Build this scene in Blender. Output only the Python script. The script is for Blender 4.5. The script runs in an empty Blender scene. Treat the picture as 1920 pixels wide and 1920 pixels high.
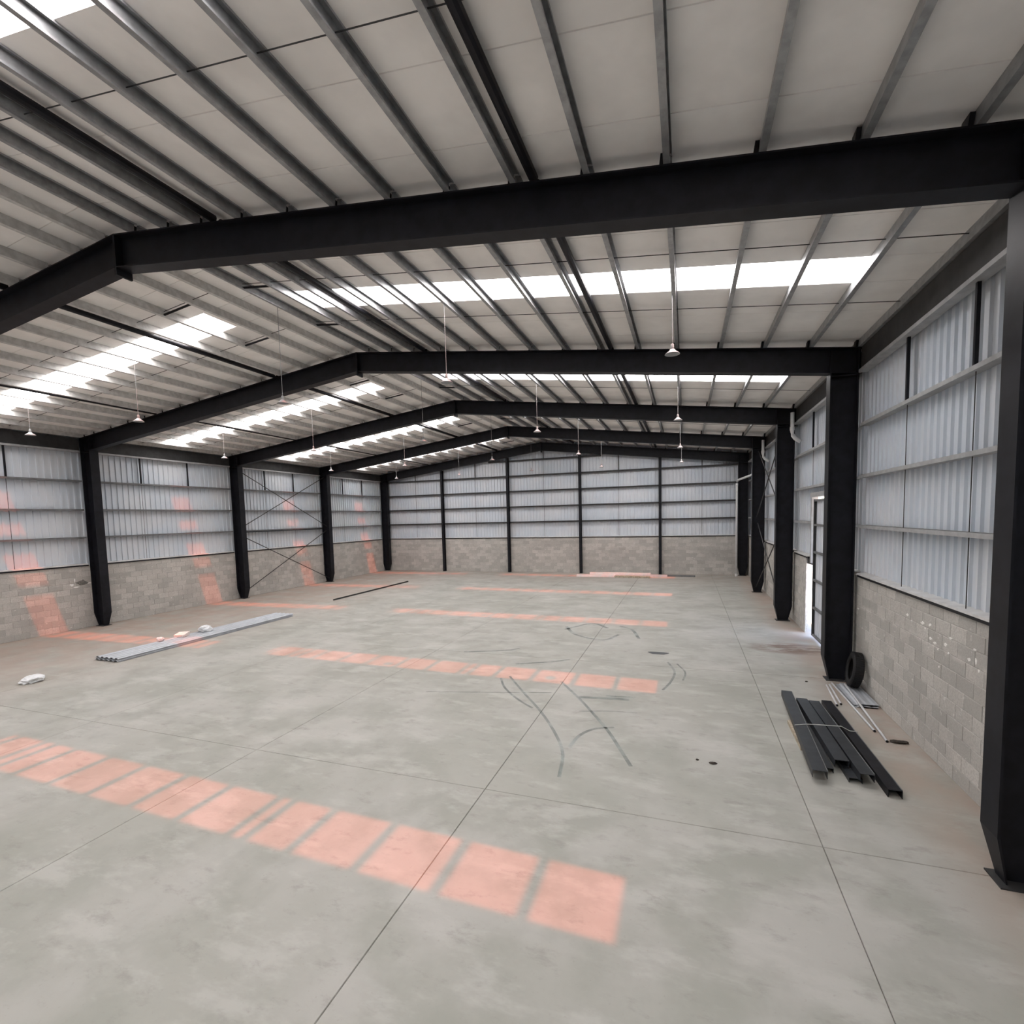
import bpy, bmesh, math, random
from mathutils import Vector, Matrix
random.seed(7)
C = bpy.context.scene.collection
scene = bpy.context.scene

# ------------------------------------------------------------------ camera
F_PX, PP_Y = 926.12, 1037.51
YAW, PITCH, ROLL = math.radians(-19.425), math.radians(-4.199), math.radians(-1.417)
CAM = Vector((2.81, -5.654, 3.521))
fwd = Vector((math.sin(YAW)*math.cos(PITCH), math.cos(YAW)*math.cos(PITCH), math.sin(PITCH)))
rgt = Vector((math.cos(YAW), -math.sin(YAW), 0.0))
up = rgt.cross(fwd)
rgt2 = rgt*math.cos(ROLL) + up*math.sin(ROLL)
up2 = up*math.cos(ROLL) - rgt*math.sin(ROLL)
cd = bpy.data.cameras.new('camera'); cam = bpy.data.objects.new('camera', cd); C.objects.link(cam)
cd.sensor_fit = 'HORIZONTAL'; cd.sensor_width = 36.0
cd.lens = F_PX/1920*36.0
cd.shift_y = (PP_Y-960.0)/1920.0
cd.clip_start = 0.05; cd.clip_end = 300
M = Matrix((rgt2, up2, -fwd)).transposed().to_4x4(); M.translation = CAM
cam.matrix_world = M
scene.camera = cam

# ------------------------------------------------------------------ light
scene.view_settings.view_transform = 'Standard'
scene.view_settings.look = 'None'
scene.view_settings.gamma = 1.0
scene.view_settings.use_curve_mapping = False
scene.view_settings.exposure = 1.8
scene.cycles.use_adaptive_sampling = True; scene.cycles.adaptive_threshold = 0.03
scene.cycles.max_bounces = 6; scene.cycles.diffuse_bounces = 5; scene.cycles.glossy_bounces = 2
scene.cycles.transmission_bounces = 2; scene.cycles.transparent_max_bounces = 4
scene.cycles.caustics_reflective = False; scene.cycles.caustics_refractive = False
SUN_DIR = Vector((-0.42, 0.238, -1.0)).normalized()
SKYLIGHT_GLOW = 6.0
sd = bpy.data.lights.new('sun', 'SUN'); sun = bpy.data.objects.new('sun', sd); C.objects.link(sun)
sd.energy = 8.0; sd.color = (1.0, 0.74, 0.56); sd.angle = math.radians(.6)
sun.rotation_euler = SUN_DIR.to_track_quat('-Z', 'Y').to_euler(); sun.location = (20, -10, 40)
w = bpy.data.worlds.new('world'); scene.world = w; w.use_nodes = True
wn = w.node_tree.nodes; wl = w.node_tree.links
sky = wn.new('ShaderNodeTexSky'); sky.sky_type = 'NISHITA'; sky.sun_disc = False
sky.sun_elevation = math.asin(-SUN_DIR.z); sky.sun_rotation = math.atan2(-SUN_DIR.x, -SUN_DIR.y)
w.cycles.sampling_method = 'NONE'; scene.cycles.use_light_tree = False
wl.new(sky.outputs[0], wn['Background'].inputs[0]); wn['Background'].inputs[1].default_value = 0.35

# ------------------------------------------------------------------ materials
MATS = {}
def srgb(r, g, b):
    f = lambda c: (c/255/12.92 if c/255 <= .04045 else ((c/255+.055)/1.055)**2.4)
    return (f(r), f(g), f(b), 1.0)
class NT:
    def __init__(s, name):
        s.m = bpy.data.materials.new(name); s.m.use_nodes = True
        s.t = s.m.node_tree; s.b = s.t.nodes['Principled BSDF']; s.out = s.t.nodes['Material Output']
        MATS[name] = s.m
    def n(s, typ, **kw):
        nd = s.t.nodes.new(typ)
        for k, v in kw.items(): setattr(nd, k, v)
        return nd
    def l(s, a, b): s.t.links.new(a, b)
    def val(s, sock, v):
        if hasattr(v, 'is_output') or isinstance(v, bpy.types.NodeSocket): s.l(v, sock)
        else: sock.default_value = v
    def math(s, op, a, b=0.0, c=None, clamp=False):
        nd = s.n('ShaderNodeMath', operation=op); nd.use_clamp = clamp
        s.val(nd.inputs[0], a); s.val(nd.inputs[1], b)
        if c is not None: s.val(nd.inputs[2], c)
        return nd.outputs[0]
    def pos(s):
        if not hasattr(s, '_p'): s._p = s.n('ShaderNodeNewGeometry')
        return s._p.outputs['Position']
    def noise(s, scale, detail=3, rough=.55, vec=None, stretch=None):
        v = vec or s.pos()
        if stretch:
            mp = s.n('ShaderNodeMapping'); mp.inputs['Scale'].default_value = stretch; s.l(v, mp.inputs['Vector']); v = mp.outputs[0]
        nd = s.n('ShaderNodeTexNoise'); nd.inputs['Scale'].default_value = scale
        nd.inputs['Detail'].default_value = detail; nd.inputs['Roughness'].default_value = rough
        s.l(v, nd.inputs['Vector']); return nd.outputs['Fac']
    def ramp(s, fac, a, b, lo=0.0, hi=1.0):
        nd = s.n('ShaderNodeMapRange'); nd.interpolation_type = 'SMOOTHSTEP'
        s.val(nd.inputs[0], fac); nd.inputs[1].default_value = a; nd.inputs[2].default_value = b
        nd.inputs[3].default_value = lo; nd.inputs[4].default_value = hi
        return nd.outputs[0]
    def mix(s, fac, a, b, mode='MIX'):
        nd = s.n('ShaderNodeMix', data_type='RGBA', blend_type=mode)
        s.val(nd.inputs[0], fac); s.val(nd.inputs[6], a); s.val(nd.inputs[7], b)
        return nd.outputs[2]
    def sep(s, v):
        nd = s.n('ShaderNodeSeparateXYZ'); s.l(v, nd.inputs[0]); return nd.outputs
    def bump(s, h, strength=.3, dist=.01):
        nd = s.n('ShaderNodeBump'); nd.inputs['Strength'].default_value = strength; nd.inputs['Distance'].default_value = dist
        s.l(h, nd.inputs['Height']); s.l(nd.outputs[0], s.b.inputs['Normal'])
    def set(s, col=None, rough=.6, metal=0.0, spec=.4):
        if col is not None: s.val(s.b.inputs['Base Color'], col)
        s.val(s.b.inputs['Roughness'], rough); s.b.inputs['Metallic'].default_value = metal
        s.b.inputs['Specular IOR Level'].default_value = spec
        return s
def simple(name, col, rough=.6, metal=0.0, spec=.4, var=.12, scale=3.0):
    t = NT(name); n = t.noise(scale, 4)
    k = t.ramp(n, .3, .7, 1-var, 1+var)
    sc = t.n('ShaderNodeMix', data_type='RGBA', blend_type='MULTIPLY'); sc.inputs[0].default_value = 1
    sc.inputs[6].default_value = col
    cb = t.n('ShaderNodeCombineColor'); [t.l(k, cb.inputs[i]) for i in range(3)]
    t.l(cb.outputs[0], sc.inputs[7])
    t.set(sc.outputs[2], rough, metal, spec); return t

simple('black_steel', (.0085, .009, .0125, 1), .5, 0, .22, .35, 5)
simple('joint_grey', (.17, .165, .15, 1), .9, 0, .2, .3, 20)
simple('girt_shaded', (.15, .153, .157, 1), .5, .15, .4, .12, 6)  # left wall girts: shade of their undersides put into the colour
simple('dark_steel', (.032, .032, .033, 1), .55, 0, .35, .25, 4)
simple('grey_steel', (.15, .155, .16, 1), .5, .2, .4, .2, 4)
simple('galvanised_shaded', (.33, .34, .35, 1), .4, .45, .5, .16, 9)  # right slope purlins: shade of the open C put into the colour
simple('galvanised_lit', (.55, .55, .54, 1), .5, .15, .4, .14, 9)  # left slope purlins: same steel, paler for floor light on the webs
simple('flashing_pale', (.55, .55, .545, 1), .5, .1, .4, .1, 6)
simple('girt_grey', (.36, .365, .37, 1), .5, .15, .4, .12, 6)
simple('roof_white', (.92, .905, .885, 1), .6, 0, .3, .06, 1.3)
simple('pvc_white', (.72, .73, .74, 1), .4, 0, .5, .05, 6)
simple('conduit', (.55, .56, .58, 1), .4, 0, .5, .06, 6)
simple('rubber', (.012, .012, .013, 1), .7, 0, .3, .3, 20)
simple('charcoal_steel', (.022, .025, .030, 1), .45, 0, .4, .25, 6)
simple('timber', (.40, .35, .27, 1), .8, 0, .2, .3, 14)
simple('plastic_film', (.72, .74, .76, 1), .35, 0, .5, .1, 20)
simple('paper_pink', (.80, .70, .66, 1), .8, 0, .3, .08, 20)
simple('string', (.55, .56, .54, 1), .8)
simple('wire', (.24, .24, .24, 1), .6)
simple('clod', (.05, .042, .036, 1), .9, 0, .2, .4, 30)
simple('mortar', (.43, .415, .39, 1), .9, 0, .2, .2, 8)
simple('lamp_white', (.28, .29, .30, 1), .45, 0, .5, .04, 8)
simple('sheet_blue', (.42, .445, .48, 1), .42, .3, .5, .08, 5)

t = NT('wall_sheet')                       # pale coated cladding
n1 = t.noise(.7, 3); n2 = t.noise(5, 4, stretch=(1, 1, .12))
c = t.mix(t.ramp(n1, .35, .65), (.58, .635, .70, 1), (.64, .67, .71, 1))
c = t.mix(t.ramp(n2, .55, .8, 0, .18), c, (.38, .385, .39, 1))
t.set(c, .45, .1, .4)

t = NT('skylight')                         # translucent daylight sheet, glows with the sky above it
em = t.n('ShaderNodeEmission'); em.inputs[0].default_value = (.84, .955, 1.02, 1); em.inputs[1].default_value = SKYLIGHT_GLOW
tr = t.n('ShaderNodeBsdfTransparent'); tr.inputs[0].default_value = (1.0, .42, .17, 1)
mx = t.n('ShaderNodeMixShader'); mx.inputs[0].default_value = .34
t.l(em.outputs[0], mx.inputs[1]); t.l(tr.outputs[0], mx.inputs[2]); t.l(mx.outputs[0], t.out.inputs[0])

t = NT('door_sheet')                       # thin pale door sheeting that lets some daylight through
n = t.noise(3, 3, stretch=(1, 3, .3))
col = t.mix(t.ramp(n, .3, .7), (.60, .63, .68, 1), (.72, .74, .76, 1))
t.set(col, .5, 0, .4)
tl = t.n('ShaderNodeBsdfTranslucent'); t.l(col, tl.inputs[0])
mx = t.n('ShaderNodeMixShader'); mx.inputs[0].default_value = .12
t.l(t.b.outputs[0], mx.inputs[1]); t.l(tl.outputs[0], mx.inputs[2]); t.l(mx.outputs[0], t.out.inputs[0])

t = NT('concrete_block')
gi = t.n('ShaderNodeNewGeometry'); oi = t.n('ShaderNodeObjectInfo')
rnd = t.math('FRACT', t.math('ADD', gi.outputs['Random Per Island'], t.math('MULTIPLY', oi.outputs['Random'], 7.27)))
c = t.mix(rnd, (.40, .388, .362, 1), (.58, .56, .525, 1))
c = t.mix(t.ramp(t.noise(38, 3), .35, .7, 0, .5), c, (.34, .325, .305, 1))
c = t.mix(t.ramp(t.noise(1.1, 3), .45, .7, 0, .45), c, (.34, .325, .305, 1))
c = t.mix(t.ramp(t.noise(9, 5, .65), .63, .70, 0, .8), c, (.66, .65, .62, 1))
z = t.sep(t.pos())[2]
band = t.math('SUBTRACT', 1.0, t.math('MULTIPLY', t.math('ABSOLUTE', t.math('SUBTRACT', z, 1.6)), 14.0), clamp=True)
c = t.mix(t.math('MULTIPLY', band, t.ramp(t.noise(6, 4), .42, .6, 0, .8)), c, (.58, .56, .53, 1))
t.set(c, .92, 0, .2); t.bump(t.noise(60, 4), .5, .006)

t = NT('concrete_floor')
p = t.pos(); xs = t.sep(p)
oi = t.n('ShaderNodeObjectInfo')
c = t.mix(t.ramp(t.noise(.35, 4), .38, .62), (.325, .325, .295, 1), (.375, .37, .345, 1))
c = t.mix(t.ramp(t.noise(.9, 5, .6), .40, .66, 0, .75), c, (.27, .275, .245, 1))
c = t.mix(t.ramp(t.noise(1.6, 5, .65, stretch=(.6, 1.3, 1)), .5, .66, 0, .55), c, (.43, .425, .40, 1))
c = t.mix(t.ramp(t.noise(5, 5, .7, stretch=(.5, 1.0, 1)), .54, .72, 0, .45), c, (.215, .208, .19, 1))
# reddish dust swept towards the side walls and the far end
side = t.math('MAXIMUM', t.ramp(xs[0], -8.5, -15.5), t.math('MAXIMUM', t.ramp(xs[0], 4.9, 5.8), t.ramp(xs[1], 17, 24, 0, .5)))
c = t.mix(t.math('MULTIPLY', side, t.ramp(t.noise(1.3, 4), .3, .6, .3, .95)), c, (.335, .275, .235, 1))
# spilled brown soil by the sliding door
dx = t.math('DIVIDE', t.math('SUBTRACT', xs[0], 5.35), .95); dy = t.math('DIVIDE', t.math('SUBTRACT', xs[1], 8.35), .55)
rr = t.math('ADD', t.math('MULTIPLY', dx, dx), t.math('MULTIPLY', dy, dy))
soil = t.math('MULTIPLY', t.ramp(rr, 1.5, .2), t.ramp(t.noise(2.2, 5, .65, stretch=(.7, 2.2, 1)), .36, .56))
c = t.mix(t.math('MULTIPLY', soil, .9), c, (.16, .105, .08, 1))
c = t.mix(t.ramp(t.noise(26, 3), .62, .75, 0, .35), c, (.27, .255, .23, 1))
t.set(c, t.ramp(t.noise(1.2, 4), .3, .7, .55, .78), 0, .35); t.bump(t.noise(14, 5), .12, .01)

t = NT('tyre_black')                       # rubber marks: broken, see-through film
nz = t.ramp(t.noise(2.2, 4, .6), .32, .66, .02, .16)
t.set((.14, .13, .12, 1), .7)
tr = t.n('ShaderNodeBsdfTransparent'); mx = t.n('ShaderNodeMixShader')
t.l(nz, mx.inputs[0]); t.l(tr.outputs[0], mx.inputs[1]); t.l(t.b.outputs[0], mx.inputs[2]); t.l(mx.outputs[0], t.out.inputs[0])

simple('yard', (.45, .43, .40, 1), .9, 0, .2, .1, .5)

# ------------------------------------------------------------------ mesh helpers
class MB:
    def __init__(s): s.v = []; s.f = []
    def box(s, x0, x1, y0, y1, z0, z1):
        b = len(s.v)
        s.v += [(x, y, z) for z in (z0, z1) for y in (y0, y1) for x in (x0, x1)]
        s.f += [[b+i for i in q] for q in ((0,2,3,1), (4,5,7,6), (0,1,5,4), (2,6,7,3), (0,4,6,2), (1,3,7,5))]
        return s
    def loft(s, rings, caps=True, closed=True):
        b = len(s.v); n = len(rings[0])
        for r in rings: s.v += [tuple(p) for p in r]
        for k in range(len(rings)-1):
            for i in range(n if closed else n-1):
                j = (i+1) % n
                s.f.append([b+k*n+i, b+k*n+j, b+(k+1)*n+j, b+(k+1)*n+i])
        if caps:
            s.f.append([b+i for i in range(n)][::-1]); s.f.append([b+(len(rings)-1)*n+i for i in range(n)])
        return s
    def tube(s, pts, r, n=8):
        pts = [Vector(p) for p in pts]; rings = []
        for i, p in enumerate(pts):
            d = (pts[min(i+1, len(pts)-1)] - pts[max(i-1, 0)]).normalized()
            a = d.orthogonal().normalized() if abs(d.z) < .99 else Vector((1, 0, 0))
            if abs(d.z) < .99: a = d.cross(Vector((0, 0, 1))).normalized()
            c = d.cross(a)
            rings.append([p + a*math.cos(2*math.pi*k/n)*r + c*math.sin(2*math.pi*k/n)*r for k in range(n)])
        return s.loft(rings)
    def lathe(s, prof, n=20, c=(0, 0, 0)):
        rings = [[(c[0]+r*math.cos(2*math.pi*k/n), c[1]+r*math.sin(2*math.pi*k/n), c[2]+z) for k in range(n)] for r, z in prof]
        return s.loft(rings)
    def isec(s, depth, flange, web=.014, tf=.022):
        h, b, w_ = depth/2, flange/2, web/2
        return [(-h,-b), (-h+tf,-b), (-h+tf,-w_), (h-tf,-w_), (h-tf,-b), (h,-b), (h,b), (h-tf,b), (h-tf,w_), (-h+tf,w_), (-h+tf,b), (-h,b)]
    def mesh(s, name, mat, smooth=False):
        me = bpy.data.meshes.new(name); me.from_pydata([tuple(v) for v in s.v], [], s.f); me.update()
        bm = bmesh.new(); bm.from_mesh(me); bmesh.ops.recalc_face_normals(bm, faces=bm.faces); bm.to_mesh(me); bm.free()
        me.materials.append(MATS[mat])
        if smooth:
            for p_ in me.polygons: p_.use_smooth = True
        return me
    def build(s, name, mat, parent=None, smooth=False):
        return inst(name, s.mesh(name, mat, smooth), parent)
def inst(name, me, parent=None, loc=None, rot=None):
    o = bpy.data.objects.new(name, me); C.objects.link(o)
    if parent: o.parent = parent
    if loc is not None: o.location = loc
    if rot is not None: o.rotation_euler = rot
    return o
def tag(o, label=None, cat=None, group=None, kind=None):
    if label: o['label'] = label
    if cat: o['category'] = cat
    if group: o['group'] = group
    if kind: o['kind'] = kind
    return o
def thing(name, label, cat, loc=(0, 0, 0), rz=0, group=None):
    o = bpy.data.objects.new(name, None); C.objects.link(o); o.empty_display_size = .2
    o.location = loc; o.rotation_euler = (0, 0, rz)
    return tag(o, label, cat, group)
def cprof(w_, h, lip=.02, t_=.004):
    # C section in (a, b): web along b=0 side; w_ = flange length, h = web height
    return [(0,0), (w_,0), (w_,lip), (w_-t_,lip), (w_-t_,t_), (t_,t_), (t_,h-t_), (w_-t_,h-t_), (w_-t_,h-lip), (w_,h-lip), (w_,h), (0,h)]

# ------------------------------------------------------------------ dimensions
XA, ZA, SL = -5.57, 8.05, .1215           # ridge, rafter top at ridge, roof slope
XL, XR = -17.17, 6.06                     # inner faces of the block walls
CL, CR = -16.67, 5.50                     # inner flange faces of the columns
Y0, YE = -12.0, 24.0
YW = 24.25                                # face of far block wall
HB = 2.2                                  # height of the block walls
GIRTS = [3.17, 4.14, 5.14]
ang = math.atan(SL)
def rt(x, off=0.0): return ZA + off - SL*abs(x-XA)
BAYS = range(-2, 4)

# ------------------------------------------------------------------ ground + floor
g = MB().box(-60, 60, -60, 80, -.5, -.16).build('ground', 'yard'); tag(g, kind='structure')
floor = MB().box(-17.6, 6.5, -12.6, 24.7, -.15, -.02).build('floor', 'joint_grey'); tag(floor, kind='structure')
jx = [-17.5, -15.05, -11.2, -7.35, -3.5, .35, 4.17, 6.4]; jy = [-12.5, -6.0, .04, 6.0, 12.0, 18.0, 24.6]
for i in range(len(jx)-1):
    for j in range(len(jy)-1):
        a, b, c_, d = jx[i], jx[i+1], jy[j], jy[j+1]; e = .0035
        ring = lambda o_, z_: [(a+o_, c_+o_, z_), (b-o_, c_+o_, z_), (b-o_, d-o_, z_), (a+o_, d-o_, z_)]
        MB().loft([ring(.001, -.02), ring(e, -.006), ring(e+.004, 0)]).build('floor_slab', 'concrete_floor', floor)

def ribbon(pts, wd, name='tyre_mark'):
    # Catmull-Rom through pts, thin film on the floor
    P = [Vector((x, y, 0)) for x, y in pts]
    P = [P[0]*2-P[1]] + P + [P[-1]*2-P[-2]]; out = []
    for i in range(1, len(P)-2):
        for s_ in range(8):
            u = s_/8
            out.append(.5*((2*P[i]) + (P[i+1]-P[i-1])*u + (2*P[i-1]-5*P[i]+4*P[i+1]-P[i+2])*u*u + (3*P[i]-P[i-1]-3*P[i+1]+P[i+2])*u**3))
    out.append(P[-2]); rings = []
    for i, q in enumerate(out):
        d = (out[min(i+1, len(out)-1)]-out[max(i-1, 0)]).normalized(); nn = Vector((-d.y, d.x, 0))
        rings.append([q-nn*wd/2+Vector((0,0,.0006)), q+nn*wd/2+Vector((0,0,.0006)), q+nn*wd/2+Vector((0,0,.0016)), q-nn*wd/2+Vector((0,0,.0016))])
    return MB().loft(rings).build(name, 'tyre_black', floor)
for pts, wd in [([(.85,9.98),(1.27,9.55),(1.57,8.47)], .09), ([(2.42,6.37),(2.58,5.66),(2.52,4.98),(2.38,4.41)], .05), ([(2.62,6.3),(2.80,5.7),(2.76,5.1)], .04),
                ([(-.87,4.43),(-.25,3.53),(.32,2.73),(.78,1.96),(1.08,1.3),(1.2,.6)], .05), ([(-1.02,4.27),(-.73,3.72),(-.28,3.19),(.15,2.81)], .05),
                ([(.31,4.38),(.88,3.51),(1.3,2.8),(1.63,2.2),(1.87,1.67),(2.09,1.17)], .055), ([(1.14,1.49),(1.2,1.91),(1.38,2.23),(1.69,2.39)], .06),
                ([(.86,3.59),(1.35,3.66),(1.8,3.71)], .11), ([(1.35,3.8),(1.6,3.82),(1.9,3.86)], .07), ([(-2.19,3.06),(-1.12,3.32),(.28,3.68)], .035),
                ([(-1.04,5.33),(-.3,5.7),(.13,6.0)], .08), ([(-.77,9.53),(-.25,8.55),(.6,8.11),(.96,8.84)], .10), ([(-.72,9.16),(-.07,10.17),(.53,9.6)], .10),
                ([(-2.72,6.02),(-1.79,6.36),(-1.38,6.68)], .10), ([(1.0,2.9),(1.5,3.05),(2.0,3.1)], .03)]:
    ribbon(pts, wd)
# dark oil stain
ring = [(2.16+.24*math.cos(a_)*(1+.2*math.sin(3*a_)), 7.12+.15*math.sin(a_)*(1+.2*math.cos(2*a_))) for a_ in [k*2*math.pi/24 for k in range(24)]]
o = MB().loft([[(x, y, .0005) for x, y in ring], [(2.16+(x-2.16)*.9, 7.12+(y-7.12)*.9, .003) for x, y in ring]]).build('oil_stain', 'charcoal_steel', floor)
o['label'] = 'small dark oil stain on the concrete'

# ------------------------------------------------------------------ roof
ceiling = MB().loft([[(XA-.25, y, rt(XA-.25, .25)), (XA, y, rt(XA, .25)), (XA+.25, y, rt(XA+.25, .25)), (XA+.25, y, rt(XA+.25, .27)), (XA, y, rt(XA, .27)), (XA-.25, y, rt(XA-.25, .27))] for y in (-12.6, 24.6)]).build('ceiling', 'roof_white')
tag(ceiling, kind='structure')
PT = .07                                   # panel thickness
pan_cache = {}
def roof_panel(x0, x1, y0, y1, name='roof_panel', mat='roof_white'):
    key = (x0, x1, round(y1-y0, 3), name)
    if key not in pan_cache:
        wy = y1-y0; e = .007
        def ring(x):
            z0 = rt(x, .163)
            if name == 'roof_panel':
                return [(x, e, z0), (x, wy-e, z0), (x, wy-.001, z0+.02), (x, wy-.001, z0+PT), (x, .001, z0+PT), (x, .001, z0+.02)]
            return [(x, -.04, z0+.021), (x, wy+.04, z0+.021), (x, wy+.04, z0+.025), (x, -.04, z0+.025)]
        pan_cache[key] = MB().loft([ring(x0), ring(x1)]).mesh(name, mat)
    inst(name, pan_cache[key], ceiling, (0, y0, 0))
EAVE_R, EAVE_L = 6.5, -17.6
SKY_R, SKY_L = (-4.65, 5.20), (-16.6, -6.96)
ys = [-12.55 + .0] + [6*k+.45+i for k in BAYS for i in (0, 1, 2.08, 2.88, 4, 5)]
ys = sorted(set(round(v, 3) for v in ys if v > -12.5)) + [24.6]
ys = [-12.55] + ys
for a, b in zip(ys[:-1], ys[1:]):
    isky = abs((a % 6) - 2.53) < .02
    if isky:
        roof_panel(XA, SKY_R[0], a, b); roof_panel(SKY_R[1], EAVE_R, a, b)
        roof_panel(SKY_R[0]-.04, SKY_R[1]+.04, a, b, 'skylight_panel', 'skylight')
        roof_panel(SKY_L[1], XA, a, b); roof_panel(EAVE_L, SKY_L[0], a, b)
        roof_panel(SKY_L[0]-.04, SKY_L[1]+.04, a, b, 'skylight_panel', 'skylight')
    else:
        roof_panel(XA, EAVE_R, a, b); roof_panel(EAVE_L, XA, a, b)
# purlins: C sections on the rafters, one length for each bay
PR = [6.0, 5.17, 4.34, 3.5, 2.62, 1.8, .97, .15, -.66, -1.48, -2.28, -3.08, -3.85, -4.52, -5.22]
PLx = [-5.92, -6.55, -7.38, -8.20, -9.0, -9.83, -10.69, -11.55, -12.39, -13.2, -14.03, -14.85, -15.71, -16.6, -17.12]
pr = cprof(.065, .158)
me_p = MB().loft([[(a-.03, y, b) for a, b in pr] for y in (.02, 5.98)]).mesh('purlin', 'galvanised_shaded')
me_pl = MB().loft([[(.03-a, y, b) for a, b in pr] for y in (.02, 5.98)]).mesh('purlin', 'galvanised_lit')
me_t = MB().tube([(0, .05, 0), (0, 5.95, 0)], .055, 10).mesh('tie_tube', 'black_steel')
for k in BAYS:
    for x in PR: inst('purlin', me_p, ceiling, (x, 6*k, rt(x, .003)), (0, ang, 0))
    for x in PLx: inst('purlin', me_pl, ceiling, (x, 6*k, rt(x, .003)), (0, -ang, 0))
    for x in (-3.56, 1.20, -8.48, -13.42): inst('tie_tube', me_t, ceiling, (x, 6*k, rt(x, .07)))
    for dy in (1.95, 3.95):
        for seg in (PR, PLx):
            a, b = seg[0], seg[-1]
            if seg is PLx: a, b = seg[-1], seg[0]
            else: a, b = seg[-1], seg[0]
            MB().tube([(a, 6*k+dy, rt(a, .10)), (b, 6*k+dy, rt(b, .10))], .006, 6).build('sag_rod', 'dark_steel', ceiling)
        # stout black struts beside the ridge
        MB().tube([(-7.38, 6*k+dy, rt(-7.38, .03)), (-6.55, 6*k+dy, rt(-6.55, .03))], .022, 8).build('ridge_strut', 'black_steel', ceiling)
        MB().tube([(-5.22, 6*k+dy, rt(-5.22, .03)), (-4.52, 6*k+dy, rt(-4.52, .03))], .022, 8).build('ridge_strut', 'black_steel', ceiling)

# ------------------------------------------------------------------ portal frames
FL = {-2: 'black steel portal frame against the wall behind the camera', -1: 'black steel portal frame right above the camera position',
      0: 'nearest black steel portal frame, its ridge at the top left corner of the photo', 1: 'second black steel portal frame, the tyre leaning by its right column',
      2: 'third black steel portal frame, on the near side of the cross-braced bay', 3: 'fourth black steel portal frame, on the far side of the cross-braced bay',
      4: 'farthest black steel portal frame, standing against the end wall'}
def column_mesh():
    m = MB(); rings = []
    DEP, FW = .49, .28
    for z_, k_, kf in ((.015, .56, .6), (.48, 1, 1), (6.64, 1, 1)):
        rings.append([(x*k_, y*(kf if abs(y) > .02 else 1), z_) for x, y in m.isec(DEP, FW)])
    m.loft(rings)
    return m.mesh('column', 'black_steel')
me_col = column_mesh()
me_base = MB().box(-.20, .20, -.14, .14, 0, .015).mesh('base_plate', 'dark_steel')
def rafter_mesh(side):
    m = MB(); D = .5
    x0, x1 = XA, (XR-.02 if side > 0 else XL+.02)
    rings = []
    for x in (x0, x1):
        zt = rt(x)
        sec = m.isec(D, .24, .012, .018)
        rings.append([(x, b, zt - D/2 + a) for a, b in sec])
    m.loft(rings)
    return m.mesh('rafter', 'black_steel')
me_raf = {1: rafter_mesh(1), -1: rafter_mesh(-1)}
me_cleat = MB().box(-.075, -.035, -.07, .07, 0, .14).box(-.075, .05, -.09, .09, 0, .008).mesh('cleat', 'black_steel')
me_apex = MB().box(-.02, .02, -.12, .12, 7.44, 8.05).mesh('apex_plate', 'black_steel')
def stiff_mesh():
    m = MB()
    for s_ in (-1, 1): m.box(-.225, .225, s_*.01 if s_ > 0 else -.13, .13 if s_ > 0 else -.01, 6.12, 6.14)
    return m.mesh('stiffener', 'black_steel')
me_st = stiff_mesh()
me_gusset = MB().loft([[(0, y, 6.14), (0, y, 5.86), (.45, y, 6.10)] for y in (-.01, .01)]).mesh('gusset', 'black_steel')
for k in range(-2, 5):
    r = thing('portal_frame', FL[k], 'portal frame', (0, 6*k, 0), 0, 'steel portal frames')
    for x in (CL-.245, CR+.245):
        inst('column', me_col, r, (x, 0, 0)); b_ = inst('base_plate', me_base, r, (x, 0, 0)); inst('stiffener', me_st, r, (x, 0, 0))
    inst('rafter', me_raf[1], r); inst('rafter', me_raf[-1], r); inst('apex_plate', me_apex, r, (XA, 0, 0))
    for x in PR + PLx: inst('cleat', me_cleat, r, (x, 0, rt(x)), (0, ang if x > XA else -ang, 0))

# ------------------------------------------------------------------ side walls
def corr(width, z0f, z1f, pitch=.2, dep=.034):
    # vertical trapezoid ribs along local +y, protruding to +x; z0f/z1f give bottom and top for a local y
    prof = []; y = 0
    while y < width-1e-6:
        for dy, dx in ((0, 0), (.125, 0), (.139, dep), (.186, dep)):
            if y+dy <= width: prof.append((dx, y+dy))
        y += pitch
    prof.append((0, width))
    m = MB(); n = len(prof)
    for dx, yy in prof: m.v.append((dx, yy, z0f(yy)))
    for dx, yy in prof: m.v.append((dx, yy, z1f(yy)))
    m.f += [[i, i+1, n+i+1, n+i] for i in range(n-1)]
    # sheet thickness
    b = len(m.v)
    for dx, yy in prof: m.v.append((dx-.003, yy, z0f(yy)))
    for dx, yy in prof: m.v.append((dx-.003, yy, z1f(yy)))
    m.f += [[b+i, b+n+i, b+n+i+1, b+i+1] for i in range(n-1)]
    return m
def proj_size(px, py, pz):
    d = Vector((px, py, pz))-CAM; dz = d.dot(fwd)
    if dz < .3: return -1, 0, 0
    u = 960+F_PX*d.dot(rgt2)/dz; v_ = PP_Y-F_PX*d.dot(up2)/dz
    return F_PX/dz, u, v_
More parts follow.
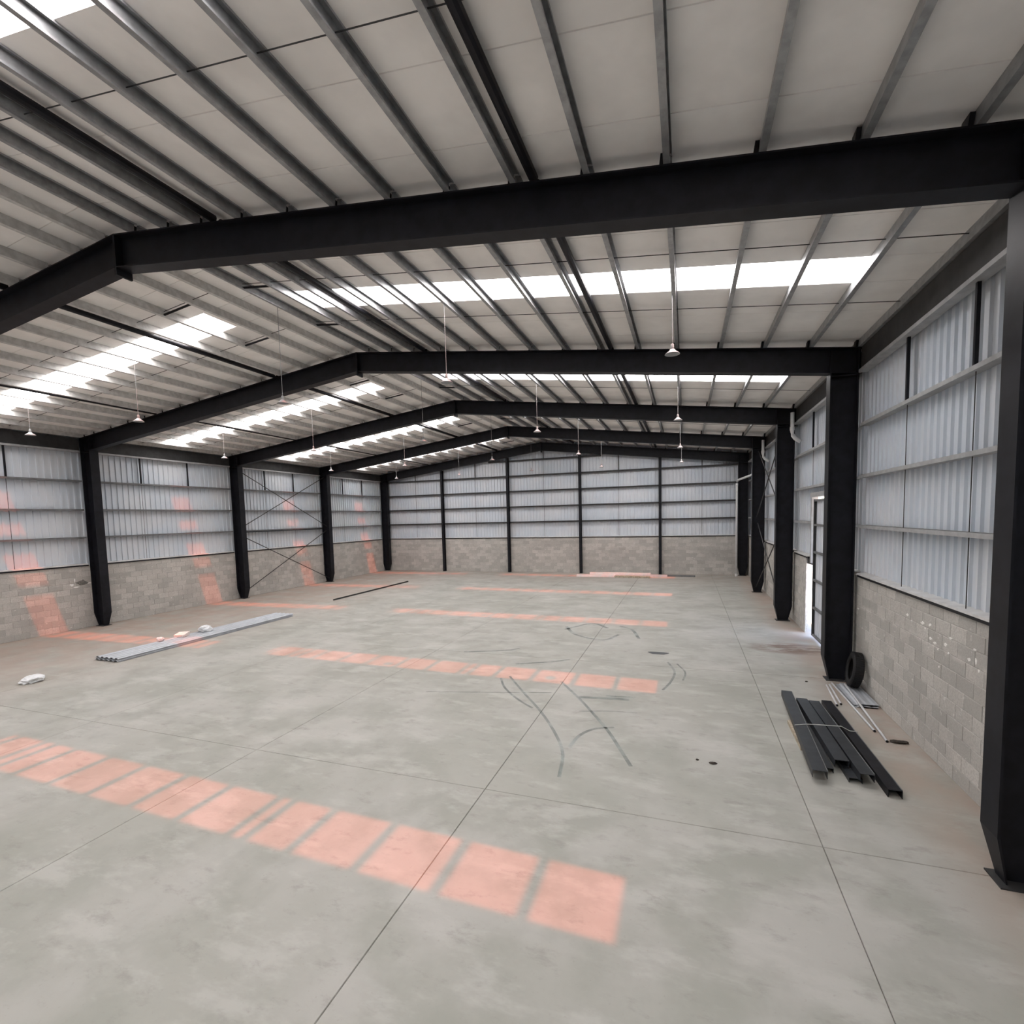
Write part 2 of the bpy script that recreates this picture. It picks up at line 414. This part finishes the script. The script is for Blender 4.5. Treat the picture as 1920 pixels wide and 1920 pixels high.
def block_wall(parent, face, axis, sgn, a0, a1, holes=(), view=1.0):
    # face: coordinate of wall face; axis 'x': wall plane x=face running along y (interior towards sgn); axis 'y': plane y=face running along x
    cells = []
    for rI in range(11):
        s_ = a0 - (.2 if rI % 2 else 0)
        while s_ < a1-.02:
            b0, b1 = max(s_, a0), min(s_+.4, a1); s_ += .4
            if b1-b0 < .06: continue
            bad = False
            for (h0, h1, hz0, hz1) in holes:
                if rI*.2+.1 > hz0 and rI*.2+.1 < hz1:
                    if b0 >= h0-.01 and b1 <= h1+.01: bad = True
                    elif b0 < h0 < b1: b1 = h0
                    elif b0 < h1 < b1: b0 = h1
            if bad or b1-b0 < .06: continue
            cells.append((b0, b1, rI))
    sized = []
    for b0, b1, rI in cells:
        mid = (b0+b1)/2; P = (face, mid, rI*.2+.1) if axis == 'x' else (mid, face, rI*.2+.1)
        s_, u, v_ = proj_size(*P)
        inside = s_ > 0 and 70 < u < 1850 and 460 < v_ < 1460
        d = (Vector(P)-CAM).normalized(); fs = abs(d.x if axis == 'x' else d.y)
        sized.append(((s_*s_*fs*(b1-b0)) if inside else 0, b0, b1, rI))
    sized.sort(reverse=True)
    cache = {}; rest = MB(); nfree = 0
    def shape(m, b0, b1, z0, out=0.0):
        e = .006; g_ = .005
        def pt(a, dep, z):
            return (face+sgn*dep, a, z) if axis == 'x' else (a, face+sgn*dep, z)
        lo, hi, zl, zh = b0+g_, b1-g_, z0+g_, z0+.2-g_
        q = lambda dep, i_: [pt(lo+i_, dep, zl+i_), pt(hi-i_, dep, zl+i_), pt(hi-i_, dep, zh-i_), pt(lo+i_, dep, zh-i_)]
        m.loft([q(-.03, 0), q(-.004, 0), q(0, .005)])
    for i, (sz, b0, b1, rI) in enumerate(sized):
        if sz > 0 and nfree < 300:
            L = round(b1-b0, 3)
            if L not in cache:
                m = MB(); f0 = face
                shape(m, 0, L, 0)
                m.v = [((x-face) if axis == 'x' else x, y if axis == 'x' else y-face, z) for x, y, z in m.v]
                cache[L] = m.mesh('block', 'concrete_block')
            off = random.uniform(-.002, .003)*sgn
            loc = (face+off, b0, rI*.2) if axis == 'x' else (b0, face+off, rI*.2)
            inst('block', cache[L], parent, loc); nfree += 1
        else:
            shape(rest, b0, b1, rI*.2)
    if rest.v:
        o = rest.build('blockwork', 'concrete_block', parent); tag(o, kind='stuff')

def side_wall(name, face, sgn, holes):
    # mortar core behind the blocks, split round the door opening
    m = MB(); segs = [(-12.4, 24.45)]
    back = face - sgn*.19; fr = face - sgn*.006
    lo, hi = min(back, fr), max(back, fr)
    if holes:
        h0, h1 = holes[0][0], holes[0][1]
        m.box(lo, hi, -12.4, h0, -.02, HB-.01); m.box(lo, hi, h1, 24.45, -.02, HB-.01)
    else: m.box(lo, hi, -12.4, 24.45, -.02, HB-.01)
    wall = m.build(name, 'mortar'); tag(wall, kind='structure')
    block_wall(wall, face, 'x', sgn, -12.4, 24.25, holes)
    # cladding sheets 1 m wide
    xs_ = face - sgn*.10
    cache = {}
    for i in range(37):
        y = -12.5 + i
        cuts = [(0.0, 1.0, HB-.06)]
        if holes:
            D0, D1, DZ = DOOR_HEAD
            cuts = []
            pts = sorted({0.0, 1.0} | {round(v-y, 3) for v in (D0, D1) if 0 < v-y < 1})
            for a, b in zip(pts[:-1], pts[1:]):
                mid = y+(a+b)/2
                cuts.append((a, b, DZ if D0 < mid < D1 else HB-.06))
        for a, b, zb in cuts:
            key = (round(b-a, 3), zb)
            if key not in cache:
                mm = corr(b-a, lambda q: zb, lambda q: 6.86)
                mm.v = [(x*sgn, yy, z) for x, yy, z in mm.v]
                cache[key] = mm.mesh('cladding_sheet', 'wall_sheet')
            inst('cladding_sheet', cache[key], wall, (xs_-sgn*.03, y+a, 0))
    # girts (web level, lips down), per bay
    gp = cprof(.06, .15, .018, .004)
    def girt_mesh(L, mat): 
        mm = MB().loft([[(sgn*(-b), y, a-.03) for a, b in gp] for y in (0, L)])
        mm.v = [(x+sgn*.055, y, z) for x, y, z in mm.v]
        return mm.mesh('girt', mat)
    full = girt_mesh(5.62, 'girt_shaded' if sgn > 0 else 'girt_grey')
    for k in BAYS:
        for z_ in GIRTS:
            if holes and k == 1 and z_ < DOOR_HEAD[2]:
                a = inst('girt', girt_mesh(DOOR_HEAD[0]-6.19, 'girt_grey'), wall, (face, 6.19, z_))
                inst('girt', girt_mesh(11.81-DOOR_HEAD[1]-.1, 'girt_grey'), wall, (face, DOOR_HEAD[1]+.1, z_)); continue
            o = inst('girt', full, wall, (face, 6*k+.19, z_))
            if k == 2 and z_ == GIRTS[0] and sgn > 0:      # heavy strut of the braced bay
                MB().box(face+sgn*.0, face+sgn*.12, 12.19, 17.81, z_-.075, z_-.03).build('brace_strut', 'black_steel', wall)
        # black rail and pale flashing on top of the blocks
        spans = [(6*k+.19, 6*k+5.81)]
        if holes and k == 1: spans = [(6.19, holes[0][0]), (DOOR_HEAD[1]+.1, 11.81)]
        for a, b in spans:
            if b-a < .05: continue
            MB().box(min(face-sgn*.02, face+sgn*.035), max(face-sgn*.02, face+sgn*.035), a, b, HB-.03, HB+.015).build('sill_rail', 'black_steel', wall)
            prof = [(-.12, HB+.06), (.0, HB+.05), (.045, HB+.045), (.05, HB+.015), (-.12, HB+.015)]
            MB().loft([[(face+sgn*x, y, z) for x, z in prof] for y in (a, b)]).build('sill_flashing', 'flashing_pale', wall)
        # eave rail and deep eave beam
        lo, hi = sorted((face-sgn*.06, face+sgn*.06))
        MB().box(lo, hi, 6*k+.19, 6*k+5.81, 6.20, 6.60).box(lo, max(hi, lo)+0, 6*k+.19, 6*k+5.81, 6.60, 6.62).build('eave_beam', 'dark_steel', wall)
        lo, hi = sorted((face-sgn*.06, face+sgn*.10))
        MB().box(lo, hi, 6*k+.19, 6*k+5.81, 6.135, 6.195).build('eave_rail', 'girt_grey', wall)
        # black hangers in the top strip, thin sag rods below
        for dy in (1.85, 3.78):
            MB().box(*sorted((face-sgn*.01, face+sgn*.03)), 6*k+dy-.022, 6*k+dy+.022, GIRTS[2]+.03, 6.135).build('hanger', 'black_steel', wall)
            for za, zb in ((HB+.06, GIRTS[0]-.03), (GIRTS[0]+.03, GIRTS[1]-.03), (GIRTS[1]+.03, GIRTS[2]-.03)):
                if holes and k == 1 and za < DOOR_HEAD[2]: continue
                MB().tube([(face+sgn*.0, 6*k+dy, za), (face+sgn*.0, 6*k+dy, zb)], .006, 6).build('sag_rod', 'dark_steel', wall)
    return wall
DOOR_HEAD = (6.9, 9.92, 3.90)
wall_left = side_wall('wall_left', XL, 1, ())
wall_right = side_wall('wall_right', XR, -1, ((6.9, 10.98, -1, 3),))

# ------------------------------------------------------------------ far wall
m = MB().box(-17.4, 6.3, YW+.006, YW+.19, -.02, HB-.01)
wall_far = m.build('wall_far', 'mortar'); tag(wall_far, kind='structure')
block_wall(wall_far, YW, 'y', -1, XL, XR)
x = -17.45
while x < 6.3:
    wd = min(1.0, 6.45-x)
    mm = corr(wd, lambda q: HB-.06, lambda q, x=x: rt(x+q, .20))
    # local y -> world x, local +x -> world -y
    mm.v = [(yy, -xx, z) for xx, yy, z in mm.v]
    o = mm.build('cladding_sheet', 'wall_sheet', wall_far); o.location = (x, YW+.13, 0)
    x += 1.0
POSTS = [-12.52, -7.87, -3.23, 1.42]
edges = [CL-.1] + POSTS + [CR+.1]
gz = [3.17, 4.14, 5.12, 6.09, 7.05]
gp = cprof(.085, .15, .03, .004)
for i in range(5):
    a, b = edges[i]+(.0 if i == 0 else .08), edges[i+1]-(.0 if i == 4 else .08)
    for z_ in gz:
        lim = [xx for xx in (a, b)]
        # clip to the roof line
        xa_, xb_ = a, b
        zcap = z_+.04
        # rafter bottom at x: rt(x)-.5
        xlo = XA-((ZA-.52)-zcap)/SL; xhi = XA+((ZA-.52)-zcap)/SL
        xa_, xb_ = max(xa_, xlo), min(xb_, xhi)
        if xb_-xa_ < .3: continue
        MB().loft([[(xx, YW+.09-bb, aa+z_-.03) for aa, bb in gp] for xx in (xa_, xb_)]).build('girt', 'dark_steel', wall_far)  # galvanised girts, their unlit front faces painted as a dark colour
    MB().box(a, b, YW-.035, YW+.02, HB-.03, HB+.015).build('sill_rail', 'black_steel', wall_far)
    MB().loft([[(xx, YW-y, z) for y, z in [(-.12, HB+.05), (.03, HB+.04), (.035, HB+.015), (-.12, HB+.015)]] for xx in (a, b)]).build('sill_flashing', 'flashing_pale', wall_far)
    mid = [-14.6, -10.15, -5.53, -.94, 3.67][i]
    zs = [HB+.05]+[q for q in gz if q < rt(mid)-.55]
    for za, zb in zip(zs[:-1], zs[1:]):
        MB().tube([(mid, YW+.0, za+.03), (mid, YW+.0, zb-.03)], .009, 6).build('sag_rod', 'dark_steel', wall_far)
    z_ = zs[-1]
    if rt(mid)-.5-z_ > .1: MB().box(mid-.025, mid+.025, YW-.02, YW+.01, z_+.03, rt(mid)-.48).build('hanger', 'dark_steel', wall_far)
# wall behind the camera
m = MB().box(-17.4, 6.3, -12.6, -12.4, -.02, 6.9)
m.loft([[(XA, y, 8.2), (-17.3, y, 6.8), (6.2, y, 6.8)] for y in (-12.6, -12.4)])
wall_near = m.build('wall_near', 'wall_sheet'); tag(wall_near, kind='structure')

ORD = ['first', 'second', 'third', 'fourth']
for i, x in enumerate(POSTS):
    t_ = thing('wind_post', ORD[i]+' slim black steel post from the left in the end wall', 'post', (x, 0, 0), 0, 'posts of the end wall')
    h = rt(x)-.5
    mm = MB(); sec = mm.isec(.22, .15, .01, .014)
    mm.loft([[(b, YW-.135+a, z) for a, b in sec] for z in (.012, h)]); mm.build('shaft', 'black_steel', t_)
    MB().box(-.1, .1, YW-.26, YW-.01, 0, .012).build('base_plate', 'dark_steel', t_)

# ------------------------------------------------------------------ cross bracing in bay between frames 2 and 3
for face, sgn, lab in ((XL, 1, 'black steel cross bracing on the left wall'), (XR, -1, 'black steel cross bracing on the right wall, half hidden between columns')):
    t_ = thing('cross_brace', lab, 'bracing', (0, 0, 0), 0, 'wall bracing')
    for j, (z0, z1) in enumerate(((.22, 3.0), (3.26, 6.08))):
        for q, (ya, yb) in enumerate(((12.0, 18.0), (18.0, 12.0))):
            x_ = face+sgn*((.175 if sgn > 0 else .315)+.045*q)
            MB().tube([(x_, ya, z0), (x_, yb, z1)], .02, 8).build('brace_rod', 'dark_steel', t_)

# ------------------------------------------------------------------ door in the right wall
door = thing('door_1', None, None, (0, 0, 0)); tag(door, kind='structure')
DX = XR+.06
stile = lambda y0, y1, z0, z1, mat='dark_steel', nm='stile': MB().box(DX-.03, DX+.03, y0, y1, z0, z1).build(nm, mat, door)
stile(9.70, 9.78, .06, 3.80); stile(7.30, 7.38, .06, 3.80)
for z_ in (.06, .82, 1.58, 2.34, 3.08, 3.74): stile(7.38, 9.70, z_, z_+.055, 'grey_steel', 'rail')
mm = corr(2.34, lambda q: .09, lambda q: 3.77, .2, .02); mm.v = [(-xx, yy, z) for xx, yy, z in mm.v]
o = mm.build('door_panel', 'door_sheet', door); o.location = (DX+.045, 7.37, 0)
MB().box(XR+.17, XR+2.1, 6.4, 11.2, 4.16, 4.22).build('added_shade_canopy', 'girt_grey', wall_right)  # unseen canopy, added to keep direct sun off the floor
# head beam, jambs
MB().box(XR-.02, XR+.16, 6.9, 9.95, 3.86, 3.98).build('lintel', 'girt_grey', wall_right)
MB().box(XR+.0, XR+.16, 9.88, 9.96, 2.05, 3.88).build('jamb', 'girt_grey', wall_right)
MB().box(XR-.01, XR+.015, 10.34, 11.0, 0, 2.16).build('jamb_panel', 'mortar', wall_right)
MB().box(XR-.02, XR+.16, 6.9, 7.28, 0, 3.86).build('jamb', 'dark_steel', wall_right)
mm = MB().box(XR+.02, XR+.10, 9.9, 10.36, 2.0, 2.2).build('jamb_head', 'dark_steel', wall_right)

# ------------------------------------------------------------------ pendant lamps
ROWS = [(-14.4, 'row along the left wall'), (-10.05, 'second row from the left wall'), (-5.5, 'row under the ridge'), (-1.52, 'second row from the right wall'), (2.6, 'row along the right wall')]
NTH = ['nearest the camera', 'second from the camera', 'third from the camera', 'farthest from the camera']
me_shade = MB().lathe([(.025, .085), (.04, .08), (.05, .06), (.115, .01), (.12, 0), (.114, 0), (.045, .045), (.02, .05)], 20).mesh('shade', 'lamp_white', True)
me_house = MB().lathe([(.012, .17), (.026, .16), (.03, .085), (.024, .07)], 12).mesh('housing', 'wire', True)
for rx, rn in ROWS:
    for i in range(4):
        y = [3.1, 9.25, 15.5, 21.6][i]; zl = 6.12
        t_ = thing('pendant_lamp', 'white dish pendant lamp in the %s, %s' % (rn, NTH[i]), 'lamp', (rx, y, zl), 0, 'pendant lamps under the roof')
        inst('shade', me_shade, t_); inst('housing', me_house, t_)
        MB().tube([(0, 0, .165), (0, 0, rt(rx, .165)-zl)], .006, 6).build('cord', 'wire', t_)

# ------------------------------------------------------------------ pipes
t_ = thing('downpipe', 'tall white plastic downpipe standing in the far right corner', 'pipe', (5.40, 23.55, 0))
MB().tube([(0, 0, 0), (0, 0, 5.0), (.01, -.02, 5.12), (.06, -.15, 5.2), (.5, -1.6, 5.32), (.60, -1.95, 5.40)], .055, 12).build('pipe_run', 'pvc_white', t_, True)
for z_ in (.02, 4.9): MB().tube([(0, 0, z_), (0, 0, z_+.12)], .066, 12).build('socket', 'pvc_white', t_)
for y, lab in ((11.45, 'short white rainwater elbow under the eave beside the third frame'), (17.45, 'short white rainwater elbow under the eave beside the fourth frame')):
    t_ = thing('rainwater_elbow', lab, 'pipe', (5.86, y, 5.5), 0, 'rainwater elbows')
    MB().tube([(-.02, 0, .95), (-.02, 0, .38), (0, 0, .27), (.06, -.02, .17), (.2, -.05, .06)], .055, 12).build('bend', 'pvc_white', t_, True)
    MB().tube([(-.02, 0, .42), (-.02, 0, .52)], .066, 12).build('socket', 'pvc_white', t_)

# ------------------------------------------------------------------ sheet stack on the left
def corr_sheet(wd, L, th=.004, pitch=.18, dep=.03):
    prof = []; x = 0
    while x < wd-.01:
        prof += [(x, 0), (x+.06, 0), (x+.09, dep), (x+.15, dep)]; x += pitch
    prof += [(x, 0)]
    rings = [[(a, y, b+th) for a, b in prof]+[(a, y, b) for a, b in prof[::-1]] for y in (0, L)]
    return MB().loft(rings)
for i, (dx, dy, lab) in enumerate(((0, .03, 'lowest sheet of the long grey corrugated stack on the floor'), (.004, 0, 'second sheet from the bottom in the long grey corrugated stack'), (-.003, .04, 'third sheet from the bottom in the long grey corrugated stack'), (.002, .02, 'top sheet of the long grey corrugated stack, wrappers lying on it'))):
    o = corr_sheet(.9, 6.1).build('corrugated_sheet', 'sheet_blue'); o.location = (-12.02+dx, 2.80+dy, .001+i*.027)
    tag(o, lab, 'metal sheet', 'stacked corrugated sheets')
def crumple(name, label, cat, loc, size, mat, seed, flat=.55):
    rnd_ = random.Random(seed); bm = bmesh.new(); bmesh.ops.create_icosphere(bm, subdivisions=3, radius=1)
    dirs = [(Vector((rnd_.gauss(0,1), rnd_.gauss(0,1), rnd_.gauss(0,1))).normalized(), rnd_.uniform(.12, .42)) for _ in range(16)]
    for v in bm.verts:
        n_ = v.co.normalized(); k_ = 1
        for d, a in dirs: k_ -= a*max(0, n_.dot(d)-.55)
        k_ *= 1+rnd_.uniform(-.10, .10)
        v.co = Vector((n_.x*size[0]*k_, n_.y*size[1]*k_, max(n_.z*k_, -flat)*size[2]))
    zmin = min(v.co.z for v in bm.verts)
    for v in bm.verts: v.co.z -= zmin
    me = bpy.data.meshes.new(name); bm.to_mesh(me); bm.free(); me.materials.append(MATS[mat])
    o = inst(name, me, None, loc); tag(o, label, cat); return o
ZS = .082+.036
crumple('plastic_bag', 'small crumpled white plastic bag on the near part of the sheet stack', 'plastic bag', (-11.92, 4.50, ZS), (.15, .11, .09), 'plastic_film', 3)
o = MB().loft([[(-.17, -.10, 0), (.17, -.12, 0), (.19, .10, 0), (-.15, .12, 0)], [(-.17, -.10, .05), (.17, -.12, .06), (.20, .10, .13), (-.15, .12, .10)]]).build('paper_packet', 'paper_pink')
o.location = (-11.85, 5.10, ZS); o.rotation_euler = (0, 0, .3); tag(o, 'flat pinkish white paper packet lying between the two bags', 'packet')
crumple('plastic_wrapper', 'large crumpled clear plastic wrapper on the sheet stack', 'plastic bag', (-11.72, 5.85, ZS), (.26, .22, .15), 'plastic_film', 9)
crumple('plastic_sack', 'white plastic sack on the floor at the left edge', 'plastic bag', (-11.40, 1.18, 0), (.30, .26, .12), 'plastic_film', 5)
o = MB().loft([[(a, y, b) for a, b in ((0,0), (.06,0), (.06,.006), (.006,.006), (.006,.06), (0,.06))] for y in (0, 6.35)]).build('steel_angle', 'dark_steel')
o.location = (-12.05, 12.3, 0); tag(o, 'long dark steel angle bar lying alone on the floor', 'steel bar')

# ------------------------------------------------------------------ pile by the end wall
def boxsec(L, a, b, t_=.006):
    m = MB(); 
    outer = [(0,0), (a,0), (a,b), (0,b)]; inner = [(t_,t_), (a-t_,t_), (a-t_,b-t_), (t_,b-t_)]
    n0 = len(m.v)
    for x in (0, L):
        m.v += [(x, p_, q) for p_, q in outer]; m.v += [(x, p_, q) for p_, q in inner]
    for i in range(4):
        j = (i+1) % 4
        m.f += [[i, j, 8+j, 8+i], [4+j, 4+i, 12+i, 12+j], [i, 4+i, 4+j, j], [8+j, 12+j, 12+i, 8+i]]
    return m
for L, a, b, loc, rz, mat, lab in (
    (2.2, .28, .10, (-3.15, 22.35, 0), .05, 'pvc_white', 'pale flat box section at the left end of the pile by the end wall'),
    (3.4, .24, .09, (-2.45, 22.75, .102), .02, 'pvc_white', 'bright white box section lying on top of the pile by the end wall'),
    (1.9, .26, .10, (-.95, 22.15, 0), -.03, 'timber', 'brownish plank in the middle of the pile by the end wall'),
    (2.9, .22, .10, (-1.05, 22.75, 0), .02, 'conduit', 'grey box section under the white one in the pile by the end wall'),
    (2.3, .16, .08, (1.0, 23.10, 0), -.06, 'grey_steel', 'dark grey box section at the right end of the pile by the end wall')):
    o = boxsec(L, a, b).build('box_section', mat); o.location = loc; o.rotation_euler = (0, 0, rz); tag(o, lab, 'profile', 'profiles piled by the end wall')
    if mat == 'timber': o.name = 'plank'

# ------------------------------------------------------------------ dark channels, lower right
def channel(L, wd, h, t_=.006):
    # inverted channel: flat top, lipped sides, hollow below
    prof = [(0,0), (t_,0), (t_,h-t_), (wd-t_,h-t_), (wd-t_,0), (wd,0), (wd,h), (0,h)]
    return MB().loft([[(x, y, z) for x, z in prof] for y in (0, L)])
def place(o, x, y, z, x2, y2):
    o.location = (x, y, z); o.rotation_euler = (0, 0, -math.atan2(x2-x, y2-y))
CH = [  # near left corner, far left corner, z, width, height, label
    ((4.36, 1.42), (4.50, 4.50), .07, .17, .10, 'leftmost charcoal steel channel of the bundle, on a timber bearer'),
    ((4.70, 1.80), (4.68, 4.15), .07, .17, .10, 'second charcoal steel channel from the left in the tied bundle'),
    ((4.90, 1.48), (4.86, 4.08), .07, .16, .10, 'third charcoal steel channel from the left in the tied bundle'),
    ((5.14, 1.30), (5.12, 4.35), .0, .15, .10, 'black steel channel on the floor at the right of the bundle'),
    ((4.53, 1.75), (4.56, 3.90), .0, .15, .065, 'low channel under the bundle, beneath the left ones'),
    ((4.80, 1.55), (4.78, 3.95), .0, .15, .065, 'low channel under the bundle, beneath the third one')]
for (a, b, z_, wd, h, lab) in CH:
    L = (Vector(b)-Vector(a)).length
    o = channel(L, wd, h).build('steel_channel', 'black_steel' if 'black' in lab else 'charcoal_steel'); place(o, a[0], a[1], z_, b[0], b[1])
    if 'low' not in lab and 'second' not in lab: MB().box(wd-.006, wd+.004, .02, L-.02, h-.008, h+.006).build('edge_highlight', 'grey_steel', o)  # paler strip, the bright edge highlight put into its colour
    tag(o, lab, 'steel channel', 'bundle of dark steel channels')
o = MB().tube([(4.42, 2.86, .172), (4.60, 2.93, .176), (4.72, 2.96, .174), (5.02, 2.98, .176), (5.08, 3.0, .172), (5.2, 3.02, .105), (5.30, 3.03, .104), (5.31, 3.03, .01)], .006, 6).build('binding_string', 'string')
tag(o, 'thin pale string tied across the dark steel channels', 'string')
o = MB().box(4.405, 4.455, 2.35, 3.35, 0, .055).build('timber_bearer', 'timber'); tag(o, 'thin timber batten on the floor at the left of the channels', 'batten')

# white conduits beside the wall
def conduit(a, b, lab):
    t_ = thing('conduit_pipe', lab, 'pipe', (a[0], a[1], 0), 0, 'loose pale conduits')
    v = Vector((b[0]-a[0], b[1]-a[1], b[2]-a[2])); u = v.normalized()
    MB().tube([(0, 0, a[2]), (v.x, v.y, b[2])], .017, 10).build('pipe_run', 'conduit', t_, True)
    e = Vector((0, 0, a[2])) + v
    MB().tube([e+u*.0005, e+u*.014], .019, 10).build('open_end_shade', 'rubber', t_)  # dark disc painting the shade inside the open pipe end
conduit((5.47, 5.51, .02), (5.37, 4.38, .02), 'short pale conduit nearest the dark channels')
conduit((5.53, 5.55, .02), (5.45, 4.46, .02), 'short pale conduit, second from the dark channels')
conduit((5.60, 5.66, .02), (5.62, 3.34, .02), 'long pale conduit crossing the loose group, third from the channels')
conduit((5.74, 5.35, .118), (5.67, 2.98, .02), 'longest pale conduit, closest to the block wall')
for i, (dx, dy, lab) in enumerate(((0, 0, 'lower grey corrugated offcut under the tyre by the wall'), (.02, .05, 'upper grey corrugated offcut under the tyre by the wall'))):
    o = corr_sheet(.36, 1.15, .003, .12, .022).build('sheet_offcut', 'sheet_blue'); o.location = (5.62+dx, 4.40+dy, .001+i*.027)
    tag(o, lab, 'metal sheet', 'corrugated offcuts')

# tyre
def tyre():
    t_ = thing('tyre', 'old black rubber tyre leaning on the wall beside the column', 'tyre', (5.87, 5.42, .066))
    R, W = .335, .17
    prof = [(.20, -.06), (.225, -.085), (.29, -.09), (.325, -.075), (.335, -.03), (.335, .03), (.325, .075), (.29, .09), (.225, .085), (.20, .06), (.215, .05), (.29, .06), (.305, 0), (.29, -.06), (.215, -.05)]
    n = 40; m = MB(); k = len(prof)
    for i in range(n):
        a = 2*math.pi*i/n
        for r, x in prof: m.v.append((x, r*math.cos(a), r*math.sin(a)+R))
    for i in range(n):
        for j in range(k):
            m.f.append([i*k+j, i*k+(j+1) % k, ((i+1) % n)*k+(j+1) % k, ((i+1) % n)*k+j])
    o = m.build('carcass', 'rubber', t_, True)
    tr_ = MB()
    for i in range(48):
        a = 2*math.pi*i/48; b = a+.085
        for s_ in (-1, 1):
            x0, x1 = (.008, .07) if s_ > 0 else (-.07, -.008)
            off = .04 if s_ > 0 else 0
            q = [[(x, r*math.cos(c_+off), r*math.sin(c_+off)+R) for x in (x0, x1)] for r, c_ in ((.330, a), (.342, a), (.342, b), (.330, b))]
            b0 = len(tr_.v)
            for pr_ in q: tr_.v += pr_
            tr_.f += [[b0, b0+2, b0+4, b0+6], [b0+1, b0+7, b0+5, b0+3], [b0+2, b0+3, b0+5, b0+4], [b0, b0+1, b0+3, b0+2], [b0+4, b0+5, b0+7, b0+6]]
    tr_.build('tread', 'rubber', o)
    t_.rotation_euler = (0, math.radians(8), math.radians(-4))
    return t_
tyre()
crumple('dirt_clod', 'dark clod of dirt at the foot of the right wall', 'clod', (5.83, 3.02, 0), (.13, .06, .035), 'clod', 21)
crumple('dirt_clod', 'larger dark clod on the open floor left of the channels', 'clod', (3.18, 1.57, 0), (.06, .035, .02), 'clod', 22)
crumple('dirt_clod', 'smaller dark clod on the open floor left of the channels', 'clod', (2.97, 1.62, 0), (.028, .022, .012), 'clod', 23)
crumple('dirt_clod', 'tiny dark clod near the second frame column', 'clod', (5.15, 5.68, 0), (.035, .02, .012), 'clod', 24)

# mortar splashes on the right wall, dark patch for the shade in a broken block's hole, left wall
simple('mortar_splash', (.80, .79, .76, 1), .9, 0, .2, .1, 30)
def splash(parent, face, sgn, y, z, w_, h, seed, mat='mortar_splash', name='mortar_splash'):
    r_ = random.Random(seed); n = 9
    ring = [(y+w_*math.cos(a)*r_.uniform(.5, 1.1), z+h*math.sin(a)*r_.uniform(.5, 1.1)) for a in [k*2*math.pi/n for k in range(n)]]
    MB().loft([[(face-sgn*.002, a, b) for a, b in ring], [(face+sgn*.006, y+(a-y)*.8, z+(b-z)*.8) for a, b in ring]]).build(name, mat, parent)
SPL = [(3.51, 1.86, .05, .03), (3.35, 1.80, .03, .02), (2.99, 1.84, .07, .03), (2.90, 1.78, .03, .02), (2.76, 1.86, .05, .03), (2.73, 1.67, .05, .025), (2.60, 1.64, .06, .02), (2.50, 1.58, .03, .02),
       (2.19, 1.81, .07, .02), (2.30, 1.69, .06, .04), (2.22, 1.60, .03, .02), (1.60, 1.81, .05, .02), (1.72, 1.66, .05, .03), (1.57, 1.68, .03, .06), (1.50, 1.58, .03, .03), (5.80, 1.53, .08, .03), (2.45, 1.35, .03, .02)]
for i, (y, z, w_, h) in enumerate(SPL): splash(wall_right, XR, -1, y, z, w_, h, i)
splash(wall_left, XL, 1, 5.58, 1.60, .24, .12, 40, 'joint_grey', 'broken_block_shade')
for i, (y, z, w_, h) in enumerate(((5.27, 1.55, .08, .05), (5.36, 1.70, .03, .09), (5.40, 1.46, .10, .025), (5.80, 1.56, .08, .03))): splash(wall_left, XL, 1, y, z, w_, h, 60+i)
